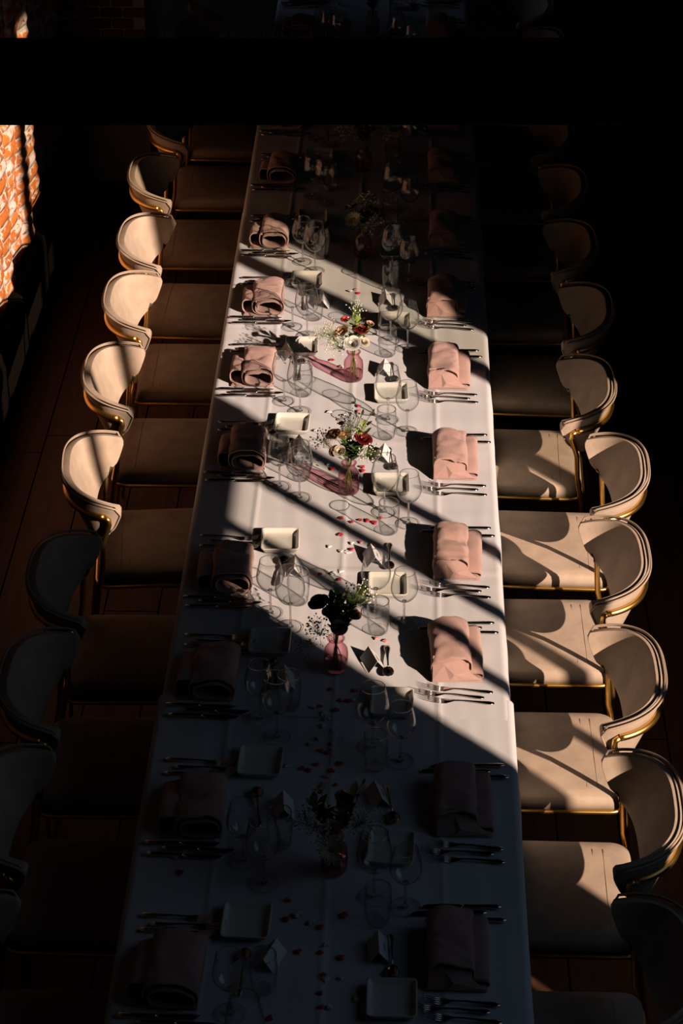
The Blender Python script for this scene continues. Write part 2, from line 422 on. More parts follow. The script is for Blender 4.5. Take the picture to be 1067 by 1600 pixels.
def build_chair():
    root = empty('dining_chair')
    # seat: rounded slab with domed top
    def rr(hx0, hx1, hy, r, n=6):
        pts = []
        for cx, cy_, a0 in ((hx1 - r, hy - r, 0), (hx0 + r, hy - r, 90), (hx0 + r, -hy + r, 180), (hx1 - r, -hy + r, 270)):
            for k in range(n + 1):
                a = R(a0 + 90 * k / n); pts.append((cx + r * math.cos(a), cy_ + r * math.sin(a)))
        return pts
    base = rr(.385 - OX, .845 - OX, .212, .05)
    V = []; F = []; n = len(base); cx, cyy = (.615 - OX), 0
    rings = [(1.0, .428), (1.0, .452), (.985, .466), (.95, .473), (.8, .477), (.5, .481), (.2, .482)]
    for s_, z in rings:
        for (x, y) in base: V.append((cx + (x - cx) * s_, y * s_, z))
    for j in range(len(rings) - 1):
        for k in range(n): F.append((j*n+k, j*n+(k+1) % n, (j+1)*n+(k+1) % n, (j+1)*n+k))
    F.append(tuple(range(n))[::-1]); F.append(tuple((len(rings)-1)*n+k for k in range(n)))
    seat = link('seat', mesh('seat', V, F, True), M['velvet'], root)
    g = G()
    for xs in (.735, .765): g.tube([(xs - OX, -.165 + i * .033, .4775 + .002 * math.cos((i - 5) / 5 * 1.2)) for i in range(11)], .0009, 5)
    link('seam', g.mesh('seam', True), M['velvet_dark'], seat)
    g = G(); g.tube([(x * 1.0 + (.004 if x > 0 else -.004), y * 1.02, .424) for x, y in base], .0075, 8, closed=True)
    link('seat_trim', g.mesh('seat_trim', True), M['brass'], root)
    # shell
    NU, NV = 34, 9; V = []; F = []
    for j in range(NV + 1):
        for i in range(NU + 1): V.append(shell(-1 + 2 * i / NU, j / NV))
    for j in range(NV):
        for i in range(NU): a = j*(NU+1)+i; F.append((a, a+1, a+NU+2, a+NU+1))
    me = bake(mesh('backrest', V, F, True), [('SOLIDIFY', dict(thickness=.030, offset=0)), ('BEVEL', dict(width=.012, segments=3, limit_method='ANGLE', angle_limit=R(50)))])
    me.polygons.foreach_set('use_smooth', [True] * len(me.polygons))
    back = link('backrest', me, M['velvet'], root)
    for off, dz in ((.011, .010), (.017, .002)):
        P = [shell(-1, .10 + .80 * k / 8, off) + Vector((.003, 0, 0)) for k in range(8)]
        P += [shell(-.97 + 1.94 * i / 50, 1, off) + Vector((0, 0, dz)) for i in range(51)]
        P += [shell(1, .10 + .80 * k / 8, off) + Vector((.003, 0, 0)) for k in range(7, -1, -1)]
        link('piping', G().tube(P, .0033, 6).mesh('piping', True), M['velvet_dark'], back)
    # brass band round the outside of the shell, running down into the rear legs
    UB = .86
    band = [shell(-UB + 2 * UB * i / 44, .70, .023) for i in range(45)]
    link('back_rail', G().tube(band, .0112, 10).mesh('back_rail', True), M['brass'], root)
    for s_ in (-1, 1):
        a = shell(UB * s_, .70, .023)
        P = [a, a + Vector((-.013, s_ * .002, -.010)), a + Vector((-.014, 0, -.030)), Vector((a.x + .010, s_ * .226, .61)), Vector((.825 - OX, s_ * .216, .50)), Vector((.840 - OX, s_ * .220, .43)), Vector((.875 - OX, s_ * .225, .2)), Vector((.90 - OX, s_ * .228, .003))]
        link('leg', G().tube(P, [.0095] * 6 + [.0085, .007], 10).mesh('leg', True), M['brass'], root)
        P = [Vector((.43 - OX, s_ * .185, .425)), Vector((.42 - OX, s_ * .195, .2)), Vector((.41 - OX, s_ * .2, .003))]
        link('leg', G().tube(P, [.0095, .0085, .007], 10).mesh('leg', True), M['brass'], root)
    return root
chair0 = build_chair(); first = [True]
def put_chair(side, y, dx=0, rz=0, label=''):
    if first[0]: c = chair0; first[0] = False
    else: c = copy_tree(chair0)
    c.location = (side * (OX + dx), y, 0); c.rotation_euler = (0, 0, (0 if side > 0 else PI) + rz)
    tag(c, label, 'chair', 'velvet chairs along the %s side of the table' % ('right' if side > 0 else 'left'))
RC = [(3.43, 0), (4.03, -.016), (4.633, 0), (5.243, .006), (5.87, .018), (6.43, .066), (7.02, .0), (7.64, .04), (8.24, .02), (8.84, .02), (9.45, .0), (10.05, 0), (10.65, .03), (11.25, 0)]
LC = [(3.40, .03), (4.00, .03), (4.60, .03), (5.18, .03), (5.74, .03), (6.41, .018), (7.07, .03), (7.69, .03), (8.25, .038), (8.92, .07), (9.55, .05), (10.15, .03), (10.75, .03), (11.35, .03)]
light_r = {1: 'back in shade', 2: 'half of its seat in sun', 3: 'seat in sun', 4: 'seat in sun', 5: 'seat in sun', 6: 'seat half shaded', 7: 'lit back, dark seat', 8: 'dim back'}
rr_ = random.Random(3)
for i, (y, dx) in enumerate(RC):
    put_chair(1, y, dx, rr_.uniform(-.03, .03) if i != 5 else -.03, 'beige velvet chair, %s from the near end, right side, %s' % (ORD[i], light_r.get(i, 'in the dark')))
light_l = {5: 'back in sun', 6: 'back in sun', 7: 'back in sun', 8: 'back in sun', 9: 'back partly in sun'}
for i, (y, dx) in enumerate(LC):
    put_chair(-1, y, dx, {5: .10, 6: 0.02}.get(i, rr_.uniform(-.03, .03)), 'beige velvet chair, %s from the near end, left side, %s' % (ORD[i], light_l.get(i, 'in the dark')))

# ------------------------------------------------------------------ tableware prototypes (origin on the cloth)
def glass_proto(kind):
    root = empty('wine_glass')
    if kind == 'large':
        bowl = [(.0045, .084), (.012, .0875), (.026, .095), (.037, .108), (.044, .124), (.0465, .139), (.045, .157), (.041, .177), (.0365, .197), (.0345, .208)]
        fr_, st = .0385, .084
    else:
        bowl = [(.0045, .082), (.012, .085), (.025, .093), (.036, .106), (.0415, .121), (.0425, .134), (.040, .150), (.036, .168), (.0325, .183), (.031, .190)]
        fr_, st = .0375, .082
    b2 = bake(G().lathe(bowl, 40).mesh('bowl', True), [('SUBSURF', dict(levels=1, render_levels=1)), ('SOLIDIFY', dict(thickness=.0013, offset=-1))])
    b2.polygons.foreach_set('use_smooth', [True] * len(b2.polygons))
    b_o = link('bowl', b2, M['glass'], root)
    rim = G().tube([(bowl[-1][0] * math.cos(a * PI / 20), bowl[-1][0] * math.sin(a * PI / 20), bowl[-1][1]) for a in range(40)], .0008, 5, closed=True)
    link('rim', rim.mesh('rim', True), M['glass_thick'], b_o)
    link('stem', G().lathe([(.0001, .002), (.010, .004), (.0045, .010), (.0033, .022), (.0030, .055), (.0036, st - .006), (.0075, st + .003), (.006, st + .0035), (.0001, st + .004)], 16).mesh('stem', True), M['glass_thick'], root)
    f_o = link('foot', G().lathe([(.0001, .0045), (.012, .0038), (fr_ - .003, .0015), (fr_, .0008)], 40).mesh('foot', True), M['glass'], root)
    link('rim', G().tube([(fr_ * math.cos(a * PI / 20), fr_ * math.sin(a * PI / 20), .0011) for a in range(40)], .0010, 5, closed=True).mesh('rim', True), M['glass_thick'], f_o)
    return root
def tumbler_proto():
    root = empty('water_tumbler')
    out = [(.024, .0005), (.0275, .003), (.031, .015), (.0345, .045), (.0355, .070), (.0345, .095), (.0325, .112)]
    link('wall', bake(G().lathe(out, 40).mesh('wall', True), [('SUBSURF', dict(levels=1, render_levels=1)), ('SOLIDIFY', dict(thickness=.0020, offset=-1))]), M['glass'], root)
    link('base', G().lathe([(.0001, .0004), (.026, .0006), (.0285, .003), (.0300, .010), (.026, .0105), (.018, .008), (.0001, .007)], 36).mesh('base', True), M['glass'], root)
    link('rim', G().tube([(.0325 * math.cos(a * PI / 20), .0325 * math.sin(a * PI / 20), .1125) for a in range(40)], .0010, 5, closed=True).mesh('rim', True), M['glass_thick'], root)
    return root
def plate_mesh():
    hx, hy = .062, .067; V = []; F = []
    def ring(s_, z, r):
        pts = []
        ax, ay = hx - s_, hy - s_
        for cx, cy_, a0 in ((ax - r, ay - r, 0), (-ax + r, ay - r, 90), (-ax + r, -ay + r, 180), (ax - r, -ay + r, 270)):
            for k in range(5):
                a = R(a0 + 90 * k / 4); pts.append((cx + r * math.cos(a), cy_ + r * math.sin(a), z))
        return pts
    rings = [ring(.020, .0004, .008), ring(.010, .003, .010), ring(.002, .019, .011), ring(0, .0215, .011), ring(.003, .0225, .010), ring(.006, .020, .009), ring(.010, .0105, .008), ring(.018, .0075, .006), ring(.040, .0068, .004)]
    n = 20
    for r_ in rings: V += r_
    for j in range(len(rings) - 1):
        for k in range(n): F.append((j*n+k, j*n+(k+1) % n, (j+1)*n+(k+1) % n, (j+1)*n+k))
    F.append(tuple(range(n))[::-1]); F.append(tuple((len(rings)-1)*n+k for k in range(n)))
    return mesh('bread_plate', V, F, True)
def strip(pts, n=8):
    """lens-section bar along x: (x, y, z, half width, half thickness)"""
    V = []; F = []
    for (x, y, z, w_, t) in pts:
        for k in range(n):
            a = 2 * PI * k / n; V.append((x, y + w_ * math.cos(a), z + t * math.sin(a)))
    for j in range(len(pts) - 1):
        for k in range(n): F.append((j*n+k, (j+1)*n+k, (j+1)*n+(k+1) % n, j*n+(k+1) % n))
    F.append(tuple(range(n))); F.append(tuple((len(pts)-1)*n+k for k in range(n))[::-1])
    return V, F
def knife_proto(L=.205):   # handle end at +x
    root = empty('table_knife')
    h = L / 2
    link('handle', G().add(*strip([(h, 0, .006, .001, .001), (h - .002, 0, .006, .0055, .003), (h - .015, 0, .006, .0078, .0045), (h - .05, 0, .006, .0062, .0042), (h - .085, 0, .006, .0048, .0040), (h - .095, 0, .006, .0060, .0045), (h - .10, 0, .006, .004, .003)])).mesh('handle', True), M['steel'], root)
    link('blade', G().add(*strip([(h - .098, 0, .005, .0035, .0012), (h - .108, .001, .0045, .0085, .0010), (h - .15, .001, .004, .0095, .0009), (-h + .015, 0, .0035, .0085, .0008), (-h + .004, -.002, .003, .005, .0007), (-h, -.004, .003, .001, .0005)])).mesh('blade', True), M['steel'], root)
    return root
def fork_proto(L=.195):   # handle end at +x, tines to -x
    root = empty('table_fork'); h = L / 2
    link('handle', G().add(*strip([(h, 0, .004, .001, .001), (h - .002, 0, .004, .006, .002), (h - .014, 0, .0045, .0085, .0026), (h - .045, 0, .006, .0050, .0026), (h - .085, 0, .0085, .0028, .0024), (h - .115, 0, .0075, .0030, .0020), (h - .128, 0, .005, .0075, .0014), (h - .140, 0, .0035, .0118, .0012), (h - .146, 0, .0032, .0122, .0010)])).mesh('handle', True), M['steel'], root)
    hd = empty('tines'); hd.parent = root
    bpy.data.objects.remove(hd)
    g = G()
    for k in range(4):
        yy = -.0099 + k * .0066
        g.add(*strip([(h - .144, yy, .0032, .0022, .0010), (h - .165, yy, .0052, .0017, .0010), (h - .185, yy * .96, .012, .0014, .0009), (h - L, yy * .92, .018, .0005, .0004)], 6))
    link('tines', g.mesh('tines', True), M['steel'], root)
    return root
def spoon_proto(L=.165):  # bowl at -y end, handle at +y
    root = empty('dessert_spoon'); h = L / 2
    V, F = strip([(h, 0, .004, .001, .001), (h - .002, 0, .004, .0075, .002), (h - .016, 0, .0045, .0105, .003), (h - .05, 0, .007, .005, .0028), (h - .09, 0, .009, .0028, .0025), (h - .115, 0, .0085, .0032, .0022)])
    V = [(-y, x, z) for x, y, z in V]
    link('handle', mesh('handle', V, F, True), M['steel'], root)
    V = []; F = []; n = 20
    for j, s_ in enumerate((1, .85, .6, .3, .05)):
        for k in range(n):
            a = 2 * PI * k / n; V.append((.017 * s_ * math.cos(a), -h + .024 + .025 * s_ * math.sin(a), .0095 - .0075 * (1 - s_ ** 2)))
    for j in range(4):
        for k in range(n): F.append((j*n+k, j*n+(k+1) % n, (j+1)*n+(k+1) % n, (j+1)*n+k))
    F.append(tuple(4*n+k for k in range(n)))
    link('bowl', bake(mesh('bowl', V, F, True), [('SOLIDIFY', dict(thickness=.0014, offset=1))]), M['steel'], root)
    return root
def napkin_proto(seed):
    """origin: near left base corner at (0,0); roll 0..W in x, loop opens at far end (y=LEN)"""
    rnd = random.Random(seed); root = empty('napkin')
    W, LEN, H = .108 + rnd.uniform(-.004, .006), .238, .066 + rnd.uniform(-.004, .004)
    sd = seed * 7.3
    def tube_pts(W0, H0, x0, z0, y0, y1, ny, nt=36, amp=.004, arch=.0, flat=.88):
        V = []; F = []
        for j in range(ny + 1):
            t = j / ny; y = y0 + (y1 - y0) * t
            sc_ = flat + (1 - flat) * min(1, t * 1.6) ** .7
            for k in range(nt):
                a = 2 * PI * k / nt; ca, sa = math.cos(a), math.sin(a)
                x = x0 + W0 / 2 + W0 / 2 * math.copysign(abs(ca) ** .62, ca)
                z = z0 + H0 * sc_ / 2 + H0 * sc_ / 2 * math.copysign(abs(sa) ** .72, sa)
                d = amp * 2.0 * min(0, noise.noise(Vector((x * 16, y * 19, sd)))) + amp * .5 * noise.noise(Vector((x * 50, y * 42, sd + 2)))
                z += d * (z - z0) / H0 * 1.6; x += d * .5
                yy = y + (arch * (z - z0) / H0 if j == ny else 0) - (0 if j else -.02 * (z - z0) / H0 * 1.8)
                V.append((x, yy, z))
        for j in range(ny):
            for k in range(nt): F.append((j*nt+k, j*nt+(k+1) % nt, (j+1)*nt+(k+1) % nt, (j+1)*nt+k))
        return V, F
    V, F = tube_pts(W, H, 0, .008, .012, LEN - .006, 28, arch=-.006, amp=.0065)
    me = bake(mesh('roll', V, F, True), [('SOLIDIFY', dict(thickness=.0032, offset=-1))]); me.polygons.foreach_set('use_smooth', [True] * len(me.polygons))
    roll = link('roll', me, M['napkin'], root)
    V, F = tube_pts(W * .84, H * .72, W * .06, .012, .04, LEN - .004, 12, amp=.006)
    me = bake(mesh('inner_roll', V, F, True), [('SOLIDIFY', dict(thickness=.003, offset=-1))]); me.polygons.foreach_set('use_smooth', [True] * len(me.polygons))
    link('inner_roll', me, M['napkin'], roll)
    # flat folded layers beneath and the smaller outer roll
    def slab(x0, x1, y0, y1, z0, z1, nx=10, ny=14, a=.0015):
        V = []; F = []
        for j in range(ny + 1):
            for i in range(nx + 1):
                x = x0 + (x1 - x0) * i / nx; y = y0 + (y1 - y0) * j / ny
                V.append((x, y, z0 + a * noise.noise(Vector((x * 20, y * 20, sd + 9)))))
        for j in range(ny):
            for i in range(nx): q = j*(nx+1)+i; F.append((q, q+1, q+nx+2, q+nx+1))
        return bake(mesh('layer', V, F, True), [('SOLIDIFY', dict(thickness=z1 - z0, offset=1)), ('BEVEL', dict(width=.001, segments=1))])
    link('folded_layer', slab(-.002, .146, 0, LEN - .012, .0005, .0042), M['napkin'], root)
    link('folded_layer', slab(.002, .142, .004, LEN - .016, .0048, .0082), M['napkin'], root)
    V, F = tube_pts(.052, H * .74, .096, .006, .010, LEN - .030, 16, nt=24, amp=.003, flat=.22)
    me = bake(mesh('outer_roll', V, F, True), [('SOLIDIFY', dict(thickness=.0032, offset=-1))]); me.polygons.foreach_set('use_smooth', [True] * len(me.polygons))
    link('outer_roll', me, M['napkin'], root)
    # tucked triangular corner closing the near end
    ap = (.040 + rnd.uniform(-.008, .012), .020, H * .70)
    V = [(-.001, -.001, .006), (.001, .044, H * .93), ap, (.062, -.002, .028), (.106, .012, H * .45), (.107, .044, H * .93), (.140, .0, .008), (.05, -.003, .008)]
    F = [(0, 2, 1), (0, 7, 2), (7, 3, 2), (2, 3, 4), (2, 4, 5), (1, 2, 5), (3, 7, 6), (3, 6, 4)]
    me = bake(mesh('tucked_corner', V, F), [('SOLIDIFY', dict(thickness=.0025, offset=0)), ('BEVEL', dict(width=.0008, segments=2))])
    link('tucked_corner', me, M['napkin'], root)
    return root
def card_proto(text=None, face=1):
    root = empty('place_card'); L_, s_, h = .084, .027, .036
    V = [(-s_, -L_/2, 0), (-s_, L_/2, 0), (0, L_/2, h), (0, -L_/2, h), (s_, L_/2, 0), (s_, -L_/2, 0)]
    link('folded_card', bake(mesh('folded_card', V, [(0, 3, 2, 1), (3, 5, 4, 2)]), [('SOLIDIFY', dict(thickness=.0006, offset=0))]), M['paper'], root)
    if text:
        cu = bpy.data.curves.new('lettering', 'FONT'); cu.body = text; cu.size = .016; cu.align_x = 'CENTER'; cu.align_y = 'CENTER'; cu.extrude = .0001; cu.shear = .35
        cu.resolution_u = 3
        tc_ = bpy.data.objects.new('tmp', cu); C.objects.link(tc_); dg = bpy.context.evaluated_depsgraph_get(); dg.update()
        me = bpy.data.meshes.new_from_object(tc_.evaluated_get(dg)); bpy.data.objects.remove(tc_); me.materials.clear()
        t = link('lettering', me, M['ink'], root)
        X = Vector((0, 1, 0)); Yv = Vector((-s_, 0, h)).normalized(); Z = X.cross(Yv)
        t.matrix_local = Matrix((( X.x, Yv.x, Z.x, s_ / 2 + Z.x * .0006), (X.y, Yv.y, Z.y, 0), (X.z, Yv.z, Z.z, h / 2 + Z.z * .0006), (0, 0, 0, 1)))
    return root

P_big, P_small, P_tum = glass_proto('large'), glass_proto('small'), tumbler_proto()
P_knife, P_fork, P_spoon = knife_proto(), fork_proto(), spoon_proto()
P_knife_s = knife_proto(.195)
P_nap = [napkin_proto(k) for k in range(4)]
M_plate = plate_mesh()
P_card = card_proto()
used = set()
def inst(proto, loc, rz):
    if proto.name in used: o = copy_tree(proto)
    else: o = proto; used.add(proto.name)
    o.location = loc; o.rotation_euler = (0, 0, rz); return o
def ab(lst, i, d): return lst[i] if i < len(lst) and lst[i] is not None else d

RY = [3.932, 4.511, 5.203, 5.753, 6.366, 7.009, 7.593, 8.228, 8.90, 9.53, 10.13, 10.74, 11.33]
RX = [.262, .289, .282, .288, .293, .279, .276, .287, .290]
RA = [(.125, 4.27), (.111, 4.894), (.109, 5.567), (.129, 6.152), (.133, 6.778), (.136, 7.394), (.136, 7.973)]
RB = [(.205, 4.232), (.189, 4.832), (.196, 5.504), (.208, 6.084), (.201, 6.696), (.201, 7.328), (.204, 7.904), (.206, 8.508)]
RT = [(.136, 4.176), (.12, 4.806), (.118, 5.46), (.144, 6.031), (.129, 6.654), (.126, 7.277), (.132, 7.844), (.126, 8.46)]
RP = [(.174, 3.887), (.167, 4.444), (.163, 5.083), (.145, 5.696), (.150, 6.31), (.143, 6.954)]
RCARD = [(.140, 4.065, .05), (.130, 4.662, .28), (.105, 5.292, .35), (.096, 5.86, .2), (.120, 6.51, -.1)]
RSP = [(.172, 4.045, .06), (.163, 4.635, .16), (.149, 5.300, .04), (.148, 5.875, .0), (.148, 6.495, .12)]
LY = [3.838, 4.474, 5.079, 5.639, 6.398, 6.998, 7.580, 8.189, 8.859, 9.49, 10.10, 10.71, 11.30]
LO = [(-.212, 3.841), (-.219, 4.4), (-.213, 5.014), (-.213, 5.552), (-.225, 6.306), (-.241, 6.904), (-.239, 7.496), (-.226, 8.083), (-.212, 8.742)]
LI = [None, (-.16, 4.313), (-.16, 4.929), (-.148, 5.476), (-.155, 6.235), (-.18, 6.83), (-.18, 7.425), (-.173, 8.0), (-.156, 8.671)]
LT = [(-.138, 3.928), (-.127, 4.466), (-.132, 5.074), (-.13, 5.614), (-.155, 6.363), (-.174, 6.959), (-.158, 7.572), (-.151, 8.131), (-.136, 8.824)]
LP = [(-.195, 4.152), (-.199, 4.802), (-.205, 5.377), (-.204, 5.947), (-.203, 6.717), (-.195, 7.311)]
LCARD = [(-.128, 4.03, -.35), (-.124, 4.61, .08), (-.149, 5.19, .1), (-.150, 5.79, .0), (-.165, 6.56, .2), (-.24, 7.26, .3)]
NAMES = ['Lars', 'Rikke', 'Signe', 'Jens', 'Anna']
rr_ = random.Random(11)
for side, YS in ((1, RY), (-1, LY)):
    sd_w = 'right-hand' if side > 0 else 'left-hand'
    for i, y0 in enumerate(YS):
        x0 = ab(RX, i, .286) if side > 0 else .288
        z = ztop(y0 + .1)
        def W(x, dy):   # template (right side) -> world
            return (side * x, (y0 + dy) if side > 0 else (y0 + .24 - dy), z)
        rot = 0 if side > 0 else PI
        at = '%s %s setting from near end' % (ORD[i], sd_w)
        j = lambda a=.02: rr_.uniform(-a, a)
        o = inst(P_nap[i % 4] if side > 0 else P_nap[(i + 2) % 4], W(x0, 0), rot + j(.04))
        if side < 0: o.scale = (1.12 if i < 4 else 1.05, 1, 1)
        tag(o, 'folded dusty pink linen napkin at the ' + at, 'napkin', 'pink napkins')
        for k, (dy, xc, nm, pr) in enumerate(((.302, .375, 'farthest from its napkin', P_knife), (.277, .342, 'between two others', P_knife_s), (.253, .386, 'nearest its napkin', P_knife))):
            dx = x0 - .288
            o = inst(pr, W(xc + dx, dy), rot + j(.03))
            tag(o, 'steel table knife %s, %s' % (nm, at), 'knife', 'table knives')
        for k, (dy, xc, nm) in enumerate(((-.040, .366, 'nearest its napkin'), (-.066, .340, 'between two others'), (-.097, .368, 'farthest from its napkin'))):
            o = inst(P_fork, W(xc + x0 - .288, dy), rot + j(.05) - .06)
            tag(o, 'steel table fork %s, %s' % (nm, at), 'fork', 'table forks')
        T = lambda lst, d: ((lst[i][0], lst[i][1]) if i < len(lst) and lst[i] is not None else d)
        if side > 0:
            a = T(RA, W(.133, .385)[:2]); b_ = T(RB, W(.203, .315)[:2]); t = T(RT, W(.128, .262)[:2]); p = T(RP, W(.150, -.06)[:2])
            cd = RCARD[i] if i < 5 else (*W(.115, .13)[:2], j(.3)); sp = RSP[i] if i < 5 else (*W(.148, .12)[:2], j(.1))
        else:
            a = T(LI, W(.165, .40)[:2]); b_ = T(LO, W(.222, .33)[:2]); t = T(LT, W(.150, .27)[:2]); p = T(LP, W(.200, -.07)[:2])
            cd = LCARD[i] if i < 6 else (*W(.130, .12)[:2], j(.3)); sp = (*W(.195, .10)[:2], PI + j(.1))
        o = inst(P_big, (*a, z), 0); tag(o, 'taller clear wine glass, ' + at, 'wine glass', 'large wine glasses')
        o = inst(P_small, (*b_, z), 0); tag(o, 'shorter clear wine glass, ' + at, 'wine glass', 'small wine glasses')
        o = inst(P_tum, (*t, z), 0); tag(o, 'clear water tumbler at the ' + at, 'tumbler', 'water tumblers')
        o = link('bread_plate', M_plate, M['ceramic'], None, (*p, z), (0, 0, j(.04))); tag(o, 'small square cream bread plate at the ' + at, 'plate', 'square bread plates')
        if side > 0 and i < 5: o = card_proto(NAMES[i]); o.location = (cd[0], cd[1], z); o.rotation_euler = (0, 0, cd[2])
        else: o = inst(P_card, (cd[0], cd[1], z), cd[2])
        tag(o, 'white folded place card at the ' + at, 'place card', 'folded place cards')
        o = inst(P_spoon, (sp[0], sp[1], z), sp[2])
        tag(o, 'steel dessert spoon beside the place card at the ' + at, 'spoon', 'dessert spoons')

# ------------------------------------------------------------------ paper hearts
HV = []; hn = 20
for k in range(hn):
    t = 2 * PI * k / hn; HV.append((.0105 / 16 * 16 * math.sin(t) ** 3, .0105 / 16 * (13 * math.cos(t) - 5 * math.cos(2*t) - 2 * math.cos(3*t) - math.cos(4*t))))
V = []
for s_, z in ((1, 0.0006), (1, .0022), (.7, .0038), (.35, .0046)):
    for x, y in HV: V.append((x * s_, y * s_, z))
F = [(jj*hn+k, jj*hn+(k+1) % hn, (jj+1)*hn+(k+1) % hn, (jj+1)*hn+k) for jj in range(3) for k in range(hn)]
F = [f[::-1] for f in F]
F += [tuple(range(hn)), tuple(3*hn+k for k in range(hn))[::-1]]
hm = {c: mesh('paper_heart', V, F, True) for c in 'rpw'}
HEARTS = [(-0.027, 7.818, 'w'), (-0.004, 7.83, 'p'), (0.004, 7.795, 'r'), (-0.079, 7.228, 'r'), (-0.042, 7.178, 'w'), (-0.076, 6.829, 'w'), (-0.015, 6.808, 'w'), (0.026, 6.875, 'r'), (0.028, 6.837, 'p'), (-0.121, 6.693, 'w'), (-0.064, 6.461, 'w'), (-0.052, 6.429, 'r'), (0.05, 6.445, 'r'), (0.052, 6.419, 'r'), (0.022, 6.087, 'r'), (0.051, 6.1, 'r'), (0.074, 6.097, 'r'), (0.097, 6.086, 'r'), (0.116, 6.114, 'r'), (0.026, 5.958, 'w'), (0.056, 5.963, 'p'), (0.091, 5.945, 'r'), (0.026, 5.92, 'r'), (0.018, 5.902, 'w'), (0.113, 5.423, 'p'), (0.14, 5.411, 'p'), (0.025, 5.65, 'r'), (-0.013, 6.11, 'r'), (-0.012, 6.008, 'r'), (-0.046, 5.935, 'w'), (-0.007, 5.909, 'w'), (0.01, 5.904, 'w'), (-0.071, 5.772, 'r'), (-0.029, 5.777, 'w'), (-0.005, 5.791, 'w'), (-0.008, 5.741, 'r'), (-0.021, 5.721, 'w'), (-0.016, 5.159, 'r'), (0.055, 5.156, 'r'), (0.012, 5.107, 'r'), (0.036, 5.106, 'r'), (0.051, 5.111, 'w'), (-0.064, 5.073, 'w'), (-0.044, 5.076, 'r'), (0.003, 5.06, 'r'), (-0.033, 5.041, 'w'), (-0.023, 5.021, 'w'), (-0.031, 4.986, 'w'), (-0.002, 4.966, 'w'), (-0.042, 4.929, 'w'), (-0.065, 4.902, 'w'), (-0.002, 4.907, 'w'), (-0.004, 4.88, 'w'), (-0.036, 4.872, 'r'), (-0.016, 4.863, 'r'), (-0.044, 4.81, 'r'), (0.021, 4.816, 'r'), (-0.083, 4.794, 'r'), (-0.063, 4.784, 'r'), (-0.126, 4.802, 'w'), (-0.001, 4.783, 'r'), (-0.015, 4.76, 'p'), (0.012, 4.721, 'r'), (-0.4, 4.408, 'w'), (-0.38, 4.349, 'r'), (-0.095, 4.249, 'r'), (-0.066, 4.201, 'w'), (0.051, 4.2, 'r'), (-0.094, 4.178, 'r'), (-0.071, 4.194, 'w'), (-0.032, 4.168, 'w'), (-0.009, 4.151, 'r'), (0.047, 4.194, 'r'), (0.008, 4.086, 'w'), (-0.06, 4.061, 'r'), (-0.005, 4.059, 'r'), (0.047, 4.042, 'r'), (0.005, 3.981, 'r'), (0.049, 3.969, 'w'), (0.011, 3.964, 'w'), (-0.0, 3.917, 'r'), (0.087, 3.899, 'w'), (0.004, 3.869, 'r'), (0.023, 3.869, 'w'), (-0.118, 3.829, 'r')]
cnt = {}
HC = {'r': ('red', 'red_paper'), 'p': ('pink', 'pink_paper'), 'w': ('white', 'white_paper')}
HEARTS.sort(key=lambda h: h[1])
for c, hx_, hy_ in [(h[2], h[0], h[1]) for h in HEARTS]:
    row = min(range(len(RY)), key=lambda q: abs(RY[q] + .12 - hy_))
    key = (c, row); cnt[key] = cnt.get(key, 0) + 1
    o = link('paper_heart', hm[c], M[HC[c][1]], None, (hx_, hy_, ztop(hy_)), (random.uniform(-.12, .12), random.uniform(-.12, .12), random.uniform(0, 6.28)))
    s_ = random.uniform(.8, 1.1); o.scale = (s_, s_, 1)
    tag(o, '%s paper heart, %s nearest camera among those level with %s right-hand napkin' % (HC[c][0], ORD[cnt[key] - 1], ORD[row]), 'paper heart', 'paper hearts scattered along the table')

# ------------------------------------------------------------------ vases and flowers
def vase_proto():
    root = empty('glass_vase')
    link('body', G().lathe([(.0001, .002), (.026, .002), (.031, .004), (.0345, .012), (.0355, .03), (.0355, .066), (.0335, .079), (.0265, .089), (.0215, .096), (.0205, .106), (.0215, .112)], 40).mesh('body', True), M['pink_glass'], root)
    link('lip', G().tube([(.0235 * math.cos(a * PI / 16), .0235 * math.sin(a * PI / 16), .1145) for a in range(32)], .0032, 8, closed=True).mesh('lip', True), M['pink_glass'], root)
    link('water', G().lathe([(.0001, .005), (.030, .007), (.0325, .012), (.0325, .036), (.0001, .036)], 32).mesh('water', True), M['water'], root)
    return root
P_vase = vase_proto()
def petal(g, base, out, up, w_, l, cup, n=3):
    """one cupped petal: base point, outward dir, up dir"""
    side = out.cross(up).normalized(); V = []; F = []
    for j in range(n + 1):
        t = j / n; wid = w_ * (math.sin(PI * min(.93, .18 + .72 * t))) ** .8
        c = base + out * (l * t * (1 - cup * t * .6)) + up * (l * cup * t * (1.1 - .25 * t))
        for k in (-1, 0, 1): V.append(c + side * (k * wid) + (up * .12 * wid if k else -out * 0) )
    for j in range(n):
        for k in range(2): q = j*3+k; F.append((q, q+1, q+4, q+3))
    g.add(V, F)
